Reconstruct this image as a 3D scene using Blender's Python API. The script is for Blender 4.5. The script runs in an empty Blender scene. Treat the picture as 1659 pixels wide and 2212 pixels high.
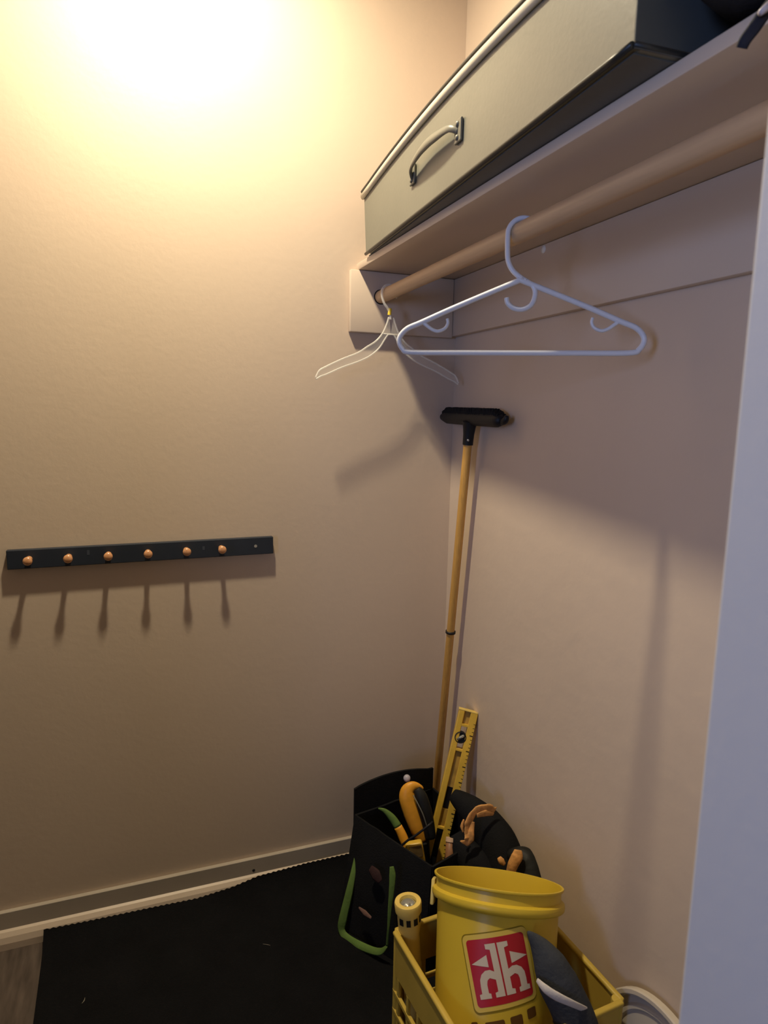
import bpy, bmesh, math, random
from mathutils import Vector, Matrix

random.seed(7)
scene = bpy.context.scene
COL = scene.collection
PI = math.pi

# ------------------------------------------------------------------ camera
CAM = Vector((-0.88817, -1.78138, 1.386))
YAW, PITCH, ROLL = math.radians(20.817), math.radians(8.568), math.radians(-1.178)
FOC = 1434.16                                   # focal length in pixels of the 1659 x 2212 frame
fwd = Vector((math.sin(YAW) * math.cos(PITCH), math.cos(YAW) * math.cos(PITCH), -math.sin(PITCH)))
r0 = Vector((math.cos(YAW), -math.sin(YAW), 0))
d0 = fwd.cross(r0)
right = math.cos(ROLL) * r0 + math.sin(ROLL) * d0
down = -math.sin(ROLL) * r0 + math.cos(ROLL) * d0
cd = bpy.data.cameras.new('camera')
cd.sensor_fit = 'HORIZONTAL'
cd.sensor_width = 36.0
cd.lens = FOC / 1659.0 * 36.0
cd.clip_start = 0.02
cd.dof.use_dof = True
cd.dof.focus_distance = 1.75
cd.dof.aperture_fstop = 11.0
cam = bpy.data.objects.new('camera', cd)
COL.objects.link(cam)
m = Matrix((right, -down, -fwd)).transposed().to_4x4()
m.translation = CAM
cam.matrix_world = m
scene.camera = cam

# ------------------------------------------------------------------ world, daylight, exposure
w = bpy.data.worlds.new('world')
scene.world = w
w.use_nodes = True
w.node_tree.nodes['Background'].inputs[0].default_value = (0.55, 0.68, 1.0, 1)
w.node_tree.nodes['Background'].inputs[1].default_value = 0.25
BULB_POS = Vector((-0.775, -0.415, 2.60))
BULB_WATT = 28.5
GLOW_WATT = 3.0
BULB_COL = (1.0, 0.86, 0.60)
al = bpy.data.lights.new('window_daylight', 'AREA')      # daylight through the hall window
al.shape = 'RECTANGLE'
al.size, al.size_y = 0.60, 1.15
al.energy = 7.5
al.color = (0.33, 0.50, 1.0)
alo = bpy.data.objects.new('window_daylight', al)
COL.objects.link(alo)
alo.location = (-3.72, -3.15, 1.55)
alo.rotation_euler = (Vector((-0.55, -1.49, 1.85)) - alo.location).to_track_quat('-Z', 'Y').to_euler()
al.spread = math.radians(62)
scene.view_settings.view_transform = 'Standard'
scene.view_settings.look = 'None'
scene.view_settings.gamma = 1.0
scene.view_settings.use_curve_mapping = False
scene.view_settings.exposure = 0.0


# ------------------------------------------------------------------ helpers
def at(px, py, t):
    """point seen at a pixel of the photograph, t metres deep"""
    return CAM + t * (fwd + right * ((px - 829.5) / FOC) + down * ((py - 1106) / FOC))


def lin(c):
    return tuple((x / 255 / 12.92 if x / 255 <= 0.04045 else ((x / 255 + 0.055) / 1.055) ** 2.4) for x in c) + (1.0,)


def mat(name, rgb, rough=0.5, spec=0.5, metal=0.0, bump=0.0, bscale=80.0, vary=0.0, vscale=6.0, stretch=None,
        trans=0.0, ior=1.45, coat=0.0, sheen=0.0, sub=0.0, emit=None, estr=0.0, detail=4.0):
    mt = bpy.data.materials.new(name)
    mt.use_nodes = True
    nt = mt.node_tree
    b = nt.nodes['Principled BSDF']
    c = lin(rgb)
    b.inputs['Base Color'].default_value = c
    b.inputs['Roughness'].default_value = rough
    b.inputs['Specular IOR Level'].default_value = spec
    b.inputs['Metallic'].default_value = metal
    b.inputs['Transmission Weight'].default_value = trans
    b.inputs['IOR'].default_value = ior
    b.inputs['Coat Weight'].default_value = coat
    b.inputs['Sheen Weight'].default_value = sheen
    if emit:
        b.inputs['Emission Color'].default_value = tuple(emit) + (1,)
        b.inputs['Emission Strength'].default_value = estr
    if bump or vary:
        tc = nt.nodes.new('ShaderNodeTexCoord')
        mp = nt.nodes.new('ShaderNodeMapping')
        nt.links.new(tc.outputs['Object'], mp.inputs[0])
        if stretch:
            mp.inputs['Scale'].default_value = stretch
    if vary:
        n = nt.nodes.new('ShaderNodeTexNoise')
        n.inputs['Scale'].default_value = vscale
        n.inputs['Detail'].default_value = detail
        nt.links.new(mp.outputs[0], n.inputs['Vector'])
        r = nt.nodes.new('ShaderNodeValToRGB')
        r.color_ramp.elements[0].position = 0.3
        r.color_ramp.elements[1].position = 0.7
        r.color_ramp.elements[0].color = tuple(x * (1 - vary) for x in c[:3]) + (1,)
        r.color_ramp.elements[1].color = tuple(min(1, x * (1 + vary)) for x in c[:3]) + (1,)
        nt.links.new(n.outputs['Fac'], r.inputs[0])
        nt.links.new(r.outputs[0], b.inputs['Base Color'])
    if bump:
        n2 = nt.nodes.new('ShaderNodeTexNoise')
        n2.inputs['Scale'].default_value = bscale
        n2.inputs['Detail'].default_value = 3.0
        nt.links.new(mp.outputs[0], n2.inputs['Vector'])
        bn = nt.nodes.new('ShaderNodeBump')
        bn.inputs['Strength'].default_value = bump
        bn.inputs['Distance'].default_value = 0.004
        nt.links.new(n2.outputs['Fac'], bn.inputs['Height'])
        nt.links.new(bn.outputs[0], b.inputs['Normal'])
    return mt


def see_through(name, rgb, rough, clear):
    mt = mat(name, rgb, rough, 0.6)
    nt = mt.node_tree
    b = nt.nodes['Principled BSDF']
    t = nt.nodes.new('ShaderNodeBsdfTransparent')
    mx = nt.nodes.new('ShaderNodeMixShader')
    mx.inputs[0].default_value = clear
    nt.links.new(b.outputs[0], mx.inputs[1])
    nt.links.new(t.outputs[0], mx.inputs[2])
    nt.links.new(mx.outputs[0], nt.nodes['Material Output'].inputs['Surface'])
    return mt


def link(name, bm, material, parent=None, smooth=False, angle=None):
    """one mesh object; the bmesh is in world coordinates"""
    bmesh.ops.recalc_face_normals(bm, faces=bm.faces[:])
    me = bpy.data.meshes.new(name)
    off = Vector((0, 0, 0))
    if parent is not None:
        p = parent
        while p is not None:
            off += p.location
            p = p.parent
        bmesh.ops.translate(bm, verts=bm.verts[:], vec=-off)
    bm.to_mesh(me)
    bm.free()
    if smooth:
        for p in me.polygons:
            p.use_smooth = True
        if angle:
            me.set_sharp_from_angle(angle=math.radians(angle))
    me.materials.append(material)
    o = bpy.data.objects.new(name, me)
    COL.objects.link(o)
    o.parent = parent
    return o


def thing(name, label, cat, loc, group=None):
    o = bpy.data.objects.new(name, None)
    o.empty_display_size = 0.05
    COL.objects.link(o)
    o.location = loc
    return tag(o, label, cat, group)


def tag(o, label, cat, group=None):
    o['label'] = label
    o['category'] = cat
    if group:
        o['group'] = group
    return o


def structure(o, label=None):
    o['kind'] = 'structure'
    if label:
        o['label'] = label
    return o


def box(bm, lo, hi, bevel=0.0, segs=2):
    v = [bm.verts.new((x, y, z)) for x in (lo[0], hi[0]) for y in (lo[1], hi[1]) for z in (lo[2], hi[2])]
    fs = []
    for f in ((0, 1, 3, 2), (4, 6, 7, 5), (0, 4, 5, 1), (2, 3, 7, 6), (0, 2, 6, 4), (1, 5, 7, 3)):
        fs.append(bm.faces.new([v[i] for i in f]))
    if bevel:
        es = {e for f in fs for e in f.edges}
        bmesh.ops.bevel(bm, geom=list(es), offset=bevel, segments=segs, affect='EDGES', profile=0.5)


def obox(bm, c, ax, ay, az, sx, sy, sz, bevel=0.0, segs=2):
    """box with centre c, unit axes and full sizes"""
    v = []
    c = Vector(c)
    for i in (-.5, .5):
        for j in (-.5, .5):
            for k in (-.5, .5):
                v.append(bm.verts.new(c + ax * (sx * i) + ay * (sy * j) + az * (sz * k)))
    fs = []
    for f in ((0, 1, 3, 2), (4, 6, 7, 5), (0, 4, 5, 1), (2, 3, 7, 6), (0, 2, 6, 4), (1, 5, 7, 3)):
        fs.append(bm.faces.new([v[i] for i in f]))
    if bevel:
        es = {e for f in fs for e in f.edges}
        bmesh.ops.bevel(bm, geom=list(es), offset=bevel, segments=segs, affect='EDGES', profile=0.5)


def catmull(pts, n=8, closed=False):
    P = [Vector(p) for p in pts]
    out = []
    N = len(P)
    rng = N if closed else N - 1
    for i in range(rng):
        if closed:
            a, b, c, d = P[(i - 1) % N], P[i], P[(i + 1) % N], P[(i + 2) % N]
        else:
            a, b, c, d = P[max(i - 1, 0)], P[i], P[i + 1], P[min(i + 2, N - 1)]
        for k in range(n):
            t = k / n
            out.append(0.5 * ((2 * b) + (c - a) * t + (2 * a - 5 * b + 4 * c - d) * t * t + (3 * b - a - 3 * c + d) * t ** 3))
    if not closed:
        out.append(P[-1])
    return out


def interp(vals, n):
    out = []
    for i in range(n):
        f = i / (n - 1) * (len(vals) - 1)
        k = min(int(f), len(vals) - 2)
        out.append(vals[k] + (vals[k + 1] - vals[k]) * (f - k))
    return out


def tube(bm, pts, rad, segs=12, closed=False, flat=1.0, up=None, cap=True, swap=False):
    """swept tube; rad a number or list; flat squashes the second axis"""
    P = [Vector(p) for p in pts]
    n = len(P)
    R = rad if isinstance(rad, (list, tuple)) else [rad] * n
    if len(R) != n:
        R = interp(R, n)
    T = []
    for i in range(n):
        if closed:
            t = P[(i + 1) % n] - P[i - 1]
        else:
            t = P[min(i + 1, n - 1)] - P[max(i - 1, 0)]
        T.append(t.normalized())
    nrm = Vector(up) if up is not None else Vector((0, 0, 1))
    if abs(nrm.normalized().dot(T[0])) > 0.95:
        nrm = Vector((1, 0, 0))
    rings = []
    for i in range(n):
        nrm = nrm - T[i] * nrm.dot(T[i])
        nrm.normalize()
        b = T[i].cross(nrm)
        f1, f2 = (flat, 1.0) if swap else (1.0, flat)
        rings.append([bm.verts.new(P[i] + nrm * (math.cos(a) * R[i] * f1) + b * (math.sin(a) * R[i] * f2))
                      for a in [2 * PI * k / segs for k in range(segs)]])
    rr = n if closed else n - 1
    for i in range(rr):
        A, B = rings[i], rings[(i + 1) % n]
        for k in range(segs):
            bm.faces.new((A[k], A[(k + 1) % segs], B[(k + 1) % segs], B[k]))
    if not closed and cap:
        bm.faces.new(rings[0])
        bm.faces.new(rings[-1])
    return rings


def lathe(bm, base, axis, prof, segs=32, close=False, ref=None):
    """prof: list of (distance along axis, radius)"""
    a = Vector(axis).normalized()
    u = Vector(ref) if ref is not None else (Vector((1, 0, 0)) if abs(a.x) < 0.9 else Vector((0, 1, 0)))
    u = (u - a * u.dot(a)).normalized()
    v = a.cross(u)
    base = Vector(base)
    rings = []
    for h, r in prof:
        if r < 1e-6:
            rings.append([bm.verts.new(base + a * h)])
        else:
            rings.append([bm.verts.new(base + a * h + u * (r * math.cos(s)) + v * (r * math.sin(s)))
                          for s in [2 * PI * k / segs for k in range(segs)]])
    for i in range(len(rings) - 1):
        A, B = rings[i], rings[i + 1]
        for k in range(segs):
            k2 = (k + 1) % segs
            if len(A) == 1 and len(B) == 1:
                continue
            if len(A) == 1:
                bm.faces.new((A[0], B[k2], B[k]))
            elif len(B) == 1:
                bm.faces.new((A[k], A[k2], B[0]))
            else:
                bm.faces.new((A[k], A[k2], B[k2], B[k]))
    return rings


def panel(bm, p00, p10, p11, p01, thick, nu=8, nv=8, bulge=0.0, wob=0.0, seed=0):
    """a sheet of cloth between four corners with thickness and a soft bulge"""
    rnd = random.Random(seed)
    p00, p10, p11, p01 = map(Vector, (p00, p10, p11, p01))
    nrm = (p10 - p00).cross(p01 - p00).normalized()
    F, K = [], []
    for j in range(nv + 1):
        a, b = [], []
        for i in range(nu + 1):
            u, v = i / nu, j / nv
            p = (p00 * (1 - u) + p10 * u) * (1 - v) + (p01 * (1 - u) + p11 * u) * v
            k = bulge * math.sin(PI * u) * math.sin(PI * min(1, v * 1.0))
            e = (rnd.random() - .5) * wob * math.sin(PI * u)
            p = p + nrm * (k + e)
            a.append(bm.verts.new(p + nrm * thick * .5))
            b.append(bm.verts.new(p - nrm * thick * .5))
        F.append(a)
        K.append(b)
    for j in range(nv):
        for i in range(nu):
            bm.faces.new((F[j][i], F[j][i + 1], F[j + 1][i + 1], F[j + 1][i]))
            bm.faces.new((K[j][i], K[j + 1][i], K[j + 1][i + 1], K[j][i + 1]))
    for i in range(nu):
        bm.faces.new((F[0][i], K[0][i], K[0][i + 1], F[0][i + 1]))
        bm.faces.new((F[nv][i], F[nv][i + 1], K[nv][i + 1], K[nv][i]))
    for j in range(nv):
        bm.faces.new((F[j][0], F[j + 1][0], K[j + 1][0], K[j][0]))
        bm.faces.new((F[j][nu], K[j][nu], K[j + 1][nu], F[j + 1][nu]))


BM = bmesh.new

# ------------------------------------------------------------------ materials
M = {}
M['wall'] = mat('wall_paint', (205, 186, 168), 0.42, 0.42, bump=0.10, bscale=60, vary=0.025, vscale=2.5)
M['wall_r'] = mat('wall_paint_trowelled', (205, 186, 168), 0.46, 0.38, bump=0.28, bscale=22, vary=0.03, vscale=3.0)
M['trim'] = mat('trim_paint', (208, 190, 172), 0.40, 0.45, bump=0.05, bscale=40, vary=0.03, vscale=5)
M['white_wall'] = mat('white_wall_paint', (206, 207, 212), 0.55, 0.3, bump=0.05, bscale=90)
M['dim_wall'] = mat('unseen_wall_darkened', (138, 130, 124), 0.7, 0.2)  # unseen walls coloured darker to cut the bounced fill light
M['ceiling'] = mat('ceiling_paint', (225, 220, 210), 0.8, 0.2, bump=0.1, bscale=50)
M['baseboard'] = mat('baseboard_paint', (176, 165, 152), 0.45, 0.4, bump=0.05, bscale=30, vary=0.06, vscale=6)
M['floor'] = mat('taupe_floor', (84, 73, 66), 0.55, 0.3, bump=0.12, bscale=14, vary=0.35, vscale=9, stretch=(6, 1.0, 1))
M['mat'] = mat('black_mat', (19, 19, 21), 0.95, 0.10, bump=0.5, bscale=300, vary=0.15, vscale=12)
M['rod'] = mat('rod_wood', (196, 166, 132), 0.45, 0.4, bump=0.06, bscale=10, vary=0.06, vscale=8, stretch=(20, 1, 20))
M['navy_board'] = mat('dark_painted_board', (40, 46, 58), 0.5, 0.4, bump=0.08, bscale=30, vary=0.12, vscale=14)
M['peg'] = mat('varnished_peg', (204, 148, 104), 0.20, 0.6, coat=0.8, vary=0.1, vscale=60)
M['dark'] = mat('black_plastic', (26, 26, 29), 0.5, 0.35, bump=0.08, bscale=90)
M['bristle'] = mat('black_bristle', (32, 31, 32), 0.85, 0.15, bump=0.3, bscale=200)
M['handle'] = mat('broom_wood', (206, 158, 84), 0.38, 0.4, bump=0.04, bscale=12, vary=0.12, vscale=12, stretch=(30, 30, 1.5))
M['steel'] = mat('steel', (200, 200, 200), 0.3, 0.5, metal=0.9)
M['white_plastic'] = mat('white_hanger_plastic', (222, 224, 232), 0.28, 0.5)
M['clear'] = see_through('clear_plastic', (246, 240, 228), 0.12, 0.85)
M['clear_rim'] = see_through('clear_plastic_rim', (255, 252, 244), 0.25, 0.58)
M['yellow_clip'] = mat('yellow_clip', (236, 206, 70), 0.4, 0.4)
M['sage'] = mat('sage_vinyl', (116, 115, 104), 0.38, 0.5, bump=0.05, bscale=120, vary=0.05, vscale=6)
M['sage_rim'] = mat('lit_lid_rim', (196, 190, 174), 0.4, 0.45, vary=0.05, vscale=10)
M['slate'] = mat('dark_case_vinyl', (82, 84, 82), 0.42, 0.45, bump=0.05, bscale=120, vary=0.06, vscale=5)
M['piping'] = mat('dark_piping', (44, 44, 42), 0.4, 0.4)
M['handle_vinyl'] = mat('case_handle_vinyl', (112, 110, 99), 0.4, 0.5, bump=0.06, bscale=60)
M['nylon'] = mat('black_nylon', (21, 21, 23), 0.85, 0.2, bump=0.35, bscale=260, vary=0.15, vscale=20)
M['navy_cloth'] = mat('navy_nylon', (30, 34, 46), 0.8, 0.2, bump=0.25, bscale=120)
M['strap'] = mat('dark_strap', (34, 36, 48), 0.75, 0.2, bump=0.2, bscale=200)
M['lime'] = mat('lime_binding', (94, 120, 58), 0.7, 0.25, bump=0.2, bscale=180, vary=0.12, vscale=25)
M['maroon'] = mat('maroon_patch', (52, 34, 34), 0.8, 0.2, bump=0.2, bscale=100)
M['pinkish'] = mat('pale_patch', (118, 90, 80), 0.8, 0.2, vary=0.2, vscale=60)
M['level'] = mat('yellow_level_paint', (216, 176, 66), 0.35, 0.5, vary=0.12, vscale=20)
M['level_web'] = mat('shaded_level_web', (170, 136, 62), 0.5, 0.4, vary=0.25, vscale=30)  # shadow in the web's recess put into a darker yellow
M['ink'] = mat('scale_ink', (48, 40, 26), 0.7, 0.2)
M['orange'] = mat('orange_yellow_housing', (226, 158, 48), 0.42, 0.45, vary=0.10, vscale=40, bump=0.08, bscale=90)
M['tan_worn'] = mat('worn_tan_trim', (206, 150, 88), 0.6, 0.3, vary=0.35, vscale=60, bump=0.4, bscale=90)
M['rubber'] = mat('black_rubber', (28, 28, 27), 0.55, 0.35, bump=0.1, bscale=70)
M['grey_face'] = mat('grey_face', (112, 92, 60), 0.6, 0.3, vary=0.25, vscale=50)
M['knob'] = mat('lilac_grey_knob', (170, 164, 176), 0.4, 0.4)
M['brown_wood'] = mat('brown_handle_wood', (140, 98, 66), 0.45, 0.4, vary=0.15, vscale=12, stretch=(20, 20, 2))
M['pinkwood'] = mat('pale_handle_end', (206, 172, 140), 0.5, 0.3)
M['bucket'] = mat('yellow_bucket_plastic', (210, 180, 56), 0.36, 0.45, vary=0.05, vscale=7)
M['bucket_pale'] = mat('pale_bucket_ear', (222, 200, 120), 0.4, 0.4)
M['crate'] = mat('tan_yellow_crate_plastic', (192, 164, 72), 0.45, 0.4, vary=0.08, vscale=9, bump=0.05, bscale=40)
M['logo_red'] = mat('logo_red', (172, 32, 42), 0.42, 0.4, vary=0.05, vscale=30)
M['logo_white'] = mat('logo_cream', (206, 193, 176), 0.45, 0.4)
M['logo_border'] = mat('logo_border', (214, 186, 84), 0.45, 0.4)
M['logo_olive'] = mat('logo_olive', (132, 112, 22), 0.5, 0.3)
M['print_brown'] = mat('print_brown', (96, 66, 30), 0.6, 0.2)
M['torch'] = mat('torch_tan_plastic', (226, 196, 106), 0.42, 0.45, vary=0.06, vscale=25)
M['lens'] = mat('lens_glass', (196, 200, 192), 0.06, 0.7, metal=0.75)
M['blue_cloth'] = mat('blue_grey_fabric', (62, 65, 72), 0.85, 0.2, bump=0.3, bscale=150, vary=0.15, vscale=14)
M['white_stripe'] = mat('white_stripe', (206, 200, 200), 0.75, 0.2, bump=0.2, bscale=150)
M['pail'] = mat('greyish_white_plastic', (196, 186, 174), 0.42, 0.4, vary=0.06, vscale=12)
M['pail_in'] = mat('brown_patch', (112, 92, 72), 0.8, 0.2, vary=0.3, vscale=18)
M['lint'] = mat('lint', (150, 142, 128), 0.9, 0.1)
M['porcelain'] = mat('porcelain', (235, 232, 225), 0.2, 0.5)
M['glass'] = mat('window_glass', (235, 240, 245), 0.02, 0.5, trans=1.0)

# ------------------------------------------------------------------ the setting
CEIL = 2.74
bm = BM(); box(bm, (-3.8, -3.8, -0.10), (0.12, 0.12, 0.0))
structure(link('floor', bm, M['floor']), 'taupe streaked floor beside the black mat')
bm = BM(); box(bm, (-3.8, -3.8, CEIL), (0.12, 0.12, CEIL + 0.1))
structure(link('ceiling', bm, M['ceiling']))
bm = BM(); box(bm, (-3.8, 0.0, 0.0), (0.12, 0.12, CEIL))
structure(link('wall_back', bm, M['wall']), 'beige painted wall with the peg rail')
bm = BM(); box(bm, (0.0, -1.48, 0.0), (0.12, 0.0, CEIL))
structure(link('wall_right', bm, M['wall_r']), 'beige closet wall under the shelf')
bm = BM(); box(bm, (-0.55, -3.7, 0.0), (0.12, -1.48, CEIL), bevel=0.004, segs=3)
structure(link('wall_side', bm, M['white_wall'], smooth=True, angle=40), 'bluish white wall corner at the near side of the closet')
bm = BM(); box(bm, (-3.8, -3.8, 0.0), (-0.55, -3.7, CEIL))
structure(link('wall_front', bm, M['dim_wall']))
bm = BM()                                        # partition with the door opening the daylight comes through
box(bm, (-2.0, -1.30, 0.0), (-1.9, 0.0, CEIL))
box(bm, (-2.0, -3.7, 0.0), (-1.9, -2.45, CEIL))
box(bm, (-2.0, -2.45, 2.05), (-1.9, -1.30, CEIL))
structure(link('wall_left', bm, M['dim_wall']))
bm = BM()                                        # hall wall with a window
box(bm, (-3.8, -2.85, 0.0), (-3.7, 0.0, CEIL))
box(bm, (-3.8, -3.7, 0.0), (-3.7, -3.45, CEIL))
box(bm, (-3.8, -3.45, 0.0), (-3.7, -2.85, 0.95))
box(bm, (-3.8, -3.45, 2.15), (-3.7, -2.85, CEIL))
structure(link('wall_hall', bm, M['dim_wall']))
bm = BM()
box(bm, (-3.79, -3.45, 0.95), (-3.74, -3.42, 2.15)); box(bm, (-3.79, -2.88, 0.95), (-3.74, -2.85, 2.15))
box(bm, (-3.79, -3.42, 0.95), (-3.74, -2.88, 0.98)); box(bm, (-3.79, -3.42, 2.12), (-3.74, -2.88, 2.15))
structure(link('window_1', bm, M['porcelain']))

# baseboard with its shoe moulding
bb = bpy.data.objects.new('baseboard_back', None)
COL.objects.link(bb)
structure(bb, 'beige baseboard under the peg rail wall')
bm = BM(); box(bm, (-1.9, -0.013, 0.0), (0.0, 0.0, 0.094), bevel=0.0012, segs=1)
link('baseboard_board', bm, M['baseboard'], bb)
bm = BM()
prof = [(-0.0131, 0.047), (-0.019, 0.043), (-0.026, 0.033), (-0.030, 0.018), (-0.030, 0.0), (-0.0131, 0.0)]
ra = [bm.verts.new((-1.9, y, z)) for y, z in prof]
rb = [bm.verts.new((0.0, y, z)) for y, z in prof]
for i in range(len(prof)):
    j = (i + 1) % len(prof)
    bm.faces.new((ra[i], ra[j], rb[j], rb[i]))
bm.faces.new(ra); bm.faces.new(rb)
link('shoe_moulding', bm, M['trim'], bb)
bm = BM(); lathe(bm, (-0.599, -0.0128, 0.058), (0, -1, 0), [(0, 0.0045), (0.001, 0.004), (0.0015, 0)], 12)
link('nail_head', bm, M['dark'], bb, smooth=True)

# ------------------------------------------------------------------ ceiling lamp, just above the frame
lamp = thing('ceiling_lamp', 'small white holder of a bare bulb on the ceiling above the peg rail', 'lamp', (BULB_POS.x, BULB_POS.y, CEIL))
bm = BM(); lathe(bm, (BULB_POS.x, BULB_POS.y, CEIL), (0, 0, -1), [(0, 0), (0, 0.060), (0.014, 0.058), (0.03, 0.042), (0.07, 0.026), (0.085, 0.025), (0.085, 0)], 32)
link('lampholder', bm, M['porcelain'], lamp, smooth=True, angle=40)
pl_ = bpy.data.lights.new('bulb_light', 'AREA')          # downward disc standing in for the bare bulb, under the shade's mouth
pl_.shape = 'DISK'
pl_.size = 0.085
pl_.energy = BULB_WATT
pl_.color = BULB_COL
po_ = bpy.data.objects.new('bulb_light', pl_)
COL.objects.link(po_)
po_.location = BULB_POS
gl_ = bpy.data.lights.new('bulb_glow', 'POINT')          # point light added for the bare bulb's all-round glow, below the shade
gl_.energy = GLOW_WATT
gl_.color = BULB_COL
gl_.shadow_soft_size = 0.04
go_ = bpy.data.objects.new('bulb_glow', gl_)
COL.objects.link(go_)
go_.location = BULB_POS - Vector((0, 0, 0.002))

# ------------------------------------------------------------------ shelf with its cleats, and the rod
SZ0, SZ1 = 1.7615, 1.7800
sh = thing('closet_shelf', 'beige painted closet shelf on wall cleats carrying the sage case', 'shelf', (-0.15, -0.75, 1.60))
bm = BM(); box(bm, (-0.305, -1.478, SZ0), (-0.0005, -0.0005, SZ1), bevel=0.0025)
link('shelf_board', bm, M['trim'], sh, smooth=True, angle=40)
bm = BM(); box(bm, (-0.327, -0.0195, 1.599), (-0.0195, -0.0005, SZ0 - 0.0003), bevel=0.003)
link('side_cleat', bm, M['trim'], sh, smooth=True, angle=40)
bm = BM(); box(bm, (-0.0190, -1.478, 1.604), (-0.0005, -0.0005, SZ0 - 0.0003), bevel=0.0025)
link('back_cleat', bm, M['trim'], sh, smooth=True, angle=40)
bm = BM(); lathe(bm, (-0.019, -0.458, 1.750), (-1, 0, 0), [(0, 0.0085), (0.002, 0.0075), (0.003, 0)], 14)
link('screw_cap', bm, M['porcelain'], sh, smooth=True)
bm = BM(); lathe(bm, (-0.2405, -0.0196, 1.6955), (0, -1, 0), [(-0.001, 0.0), (0.0, 0.0198), (0.0006, 0.0198), (0.0008, 0.0)], 28)
link('rod_hole', bm, M['dark'], sh)
bm = BM(); lathe(bm, (-0.2405, -0.0206, 1.6955), Vector((0, -1.457, 0.012)), [(0, 0), (0, 0.0172), (1.457, 0.0172), (1.457, 0)], 28)
tag(link('closet_rod', bm, M['rod'], smooth=True, angle=50), 'round wooden closet rod below the shelf holding two hangers', 'closet rod')


def rod_z(y):
    return 1.6955 + 0.012 * (-y - 0.0206) / 1.457


# ------------------------------------------------------------------ peg rail
rail = thing('peg_rail', 'dark blue-black peg rail with six wooden pegs on the beige wall', 'peg rail', (-0.858, 0, 0.996))
bm = BM()
ax = Vector((1, 0, 0.006)).normalized()
obox(bm, (-0.858, -0.0095, 1.0195), ax, Vector((0, 1, 0)), ax.cross(Vector((0, 1, 0))), 0.640, 0.017, 0.0465, bevel=0.0015)
link('rail_board', bm, M['navy_board'], rail)
PEGX = (-1.130, -1.043, -0.953, -0.860, -0.766, -0.677)
first = None
for i, x in enumerate(PEGX):
    z = 1.0195 + (x + 0.858) * 0.006
    if first is None:
        bm = BM()
        lathe(bm, (x, -0.018, z), (0.0, -1, 0.02), [(0, 0), (0, 0.0080), (0.002, 0.0068), (0.014, 0.0056), (0.019, 0.0070), (0.0225, 0.0098), (0.026, 0.0108), (0.029, 0.0098), (0.0315, 0.005), (0.032, 0)], 18)
        first = link('peg', bm, M['peg'], rail, smooth=True)
        fx, fz = x, z
    else:
        o = first.copy()
        COL.objects.link(o)
        o.parent = rail
        o.location = (x - fx, 0, z - fz)
bm = BM(); lathe(bm, (-0.586, -0.0181, 1.0211), (0, -1, 0), [(0, 0.0042), (0.0004, 0.004), (0.0005, 0)], 12)
link('empty_screw_hole', bm, M['steel'], rail)
for x, z, s in ((-0.999, 1.027, 0.012), (-0.722, 1.023, 0.010)):
    bm = BM(); box(bm, (x - 0.003, -0.01835, z - s / 2), (x + 0.003, -0.0178, z + s / 2))
    link('paint_scuff', bm, mat('scuff_grey', (62, 68, 80), 0.6), rail)

# ------------------------------------------------------------------ sage case on the shelf
CL = 1.045
c_o = Vector((-0.3095, -0.092, SZ1))
c_l = Vector((-0.0545, -1.045, 0)).normalized()          # along its length, towards the viewer
c_w = Vector((-c_l.y, c_l.x, 0))                           # towards the wall
c_h = Vector((0, 0, 1))
case = thing('sage_case', 'long sage green hard case with a handle lying on the shelf', 'case', c_o + c_l * 0.5 + c_w * 0.13)


def cp(l, ww, h):
    return c_o + c_l * l + c_w * ww + c_h * h


CW = 0.262


def top_h(l):
    f = l / CL
    return 0.166 + 0.024 * math.sin(PI * min(1, f * 1.05)) ** 0.8 - 0.004 * f if f < 0.97 else 0.162


bm = BM()
NL = 26
rings = []
for i in range(NL + 1):
    l = CL * i / NL
    H = top_h(l)
    lean = -0.022 if False else 0.0
    ring = []
    sh0 = -0.028 * (0 if i else 1)
    for ww, h in ((0.0, 0.010), (0.0, H * .55), (0.0, H - 0.012), (0.012, H - 0.003), (CW * .5, H + 0.004), (CW - 0.012, H - 0.003), (CW, H - 0.012), (CW, 0.010), (CW - 0.01, 0.0022), (0.01, 0.0022)):
        ll = l
        if i == 0:
            ll = l - 0.030 * (h / 0.17) + (0.022 if h < 0.005 else 0)
        ring.append(bm.verts.new(cp(ll, ww, h)))
    rings.append(ring)
for i in range(NL):
    A, B = rings[i], rings[i + 1]
    n = len(A)
    for k in range(n):
        bm.faces.new((A[k], A[(k + 1) % n], B[(k + 1) % n], B[k]))
bm.faces.new(rings[0]); bm.faces.new(rings[-1])
link('case_body', bm, M['sage'], case, smooth=True, angle=32)
bm = BM()
for i in range(NL):                                          # lid rim: raised strip, lamplight on the top edge put into its colour
    pass
pts = [cp(CL * i / NL - (0.030 if i == 0 else 0), -0.003, top_h(CL * i / NL) - 0.0125) for i in range(NL + 1)]
tube(bm, pts, 0.0085, 10, flat=0.7)
link('lid_rim', bm, M['sage_rim'], case, smooth=True)
bm = BM()
pts = [cp(CL * i / NL - (0.030 if i == 0 else 0), -0.0045, top_h(CL * i / NL) - 0.0015) for i in range(NL + 1)]
tube(bm, pts, 0.0042, 8)
link('lid_piping', bm, M['piping'], case, smooth=True)
bm = BM()
pts = [cp(CL * i / NL, -0.001, 0.006) for i in range(NL + 1)]
tube(bm, pts, 0.0040, 8)
pts = [cp(CL + 0.0005, CW * i / 6, 0.006) for i in range(7)]
tube(bm, pts, 0.0040, 8)
link('base_piping', bm, M['piping'], case, smooth=True)
bm = BM(); obox(bm, cp(CL * .5, CW * .5, 0.0012), c_l, c_w, c_h, CL - 0.012, CW - 0.012, 0.0018)
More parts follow.
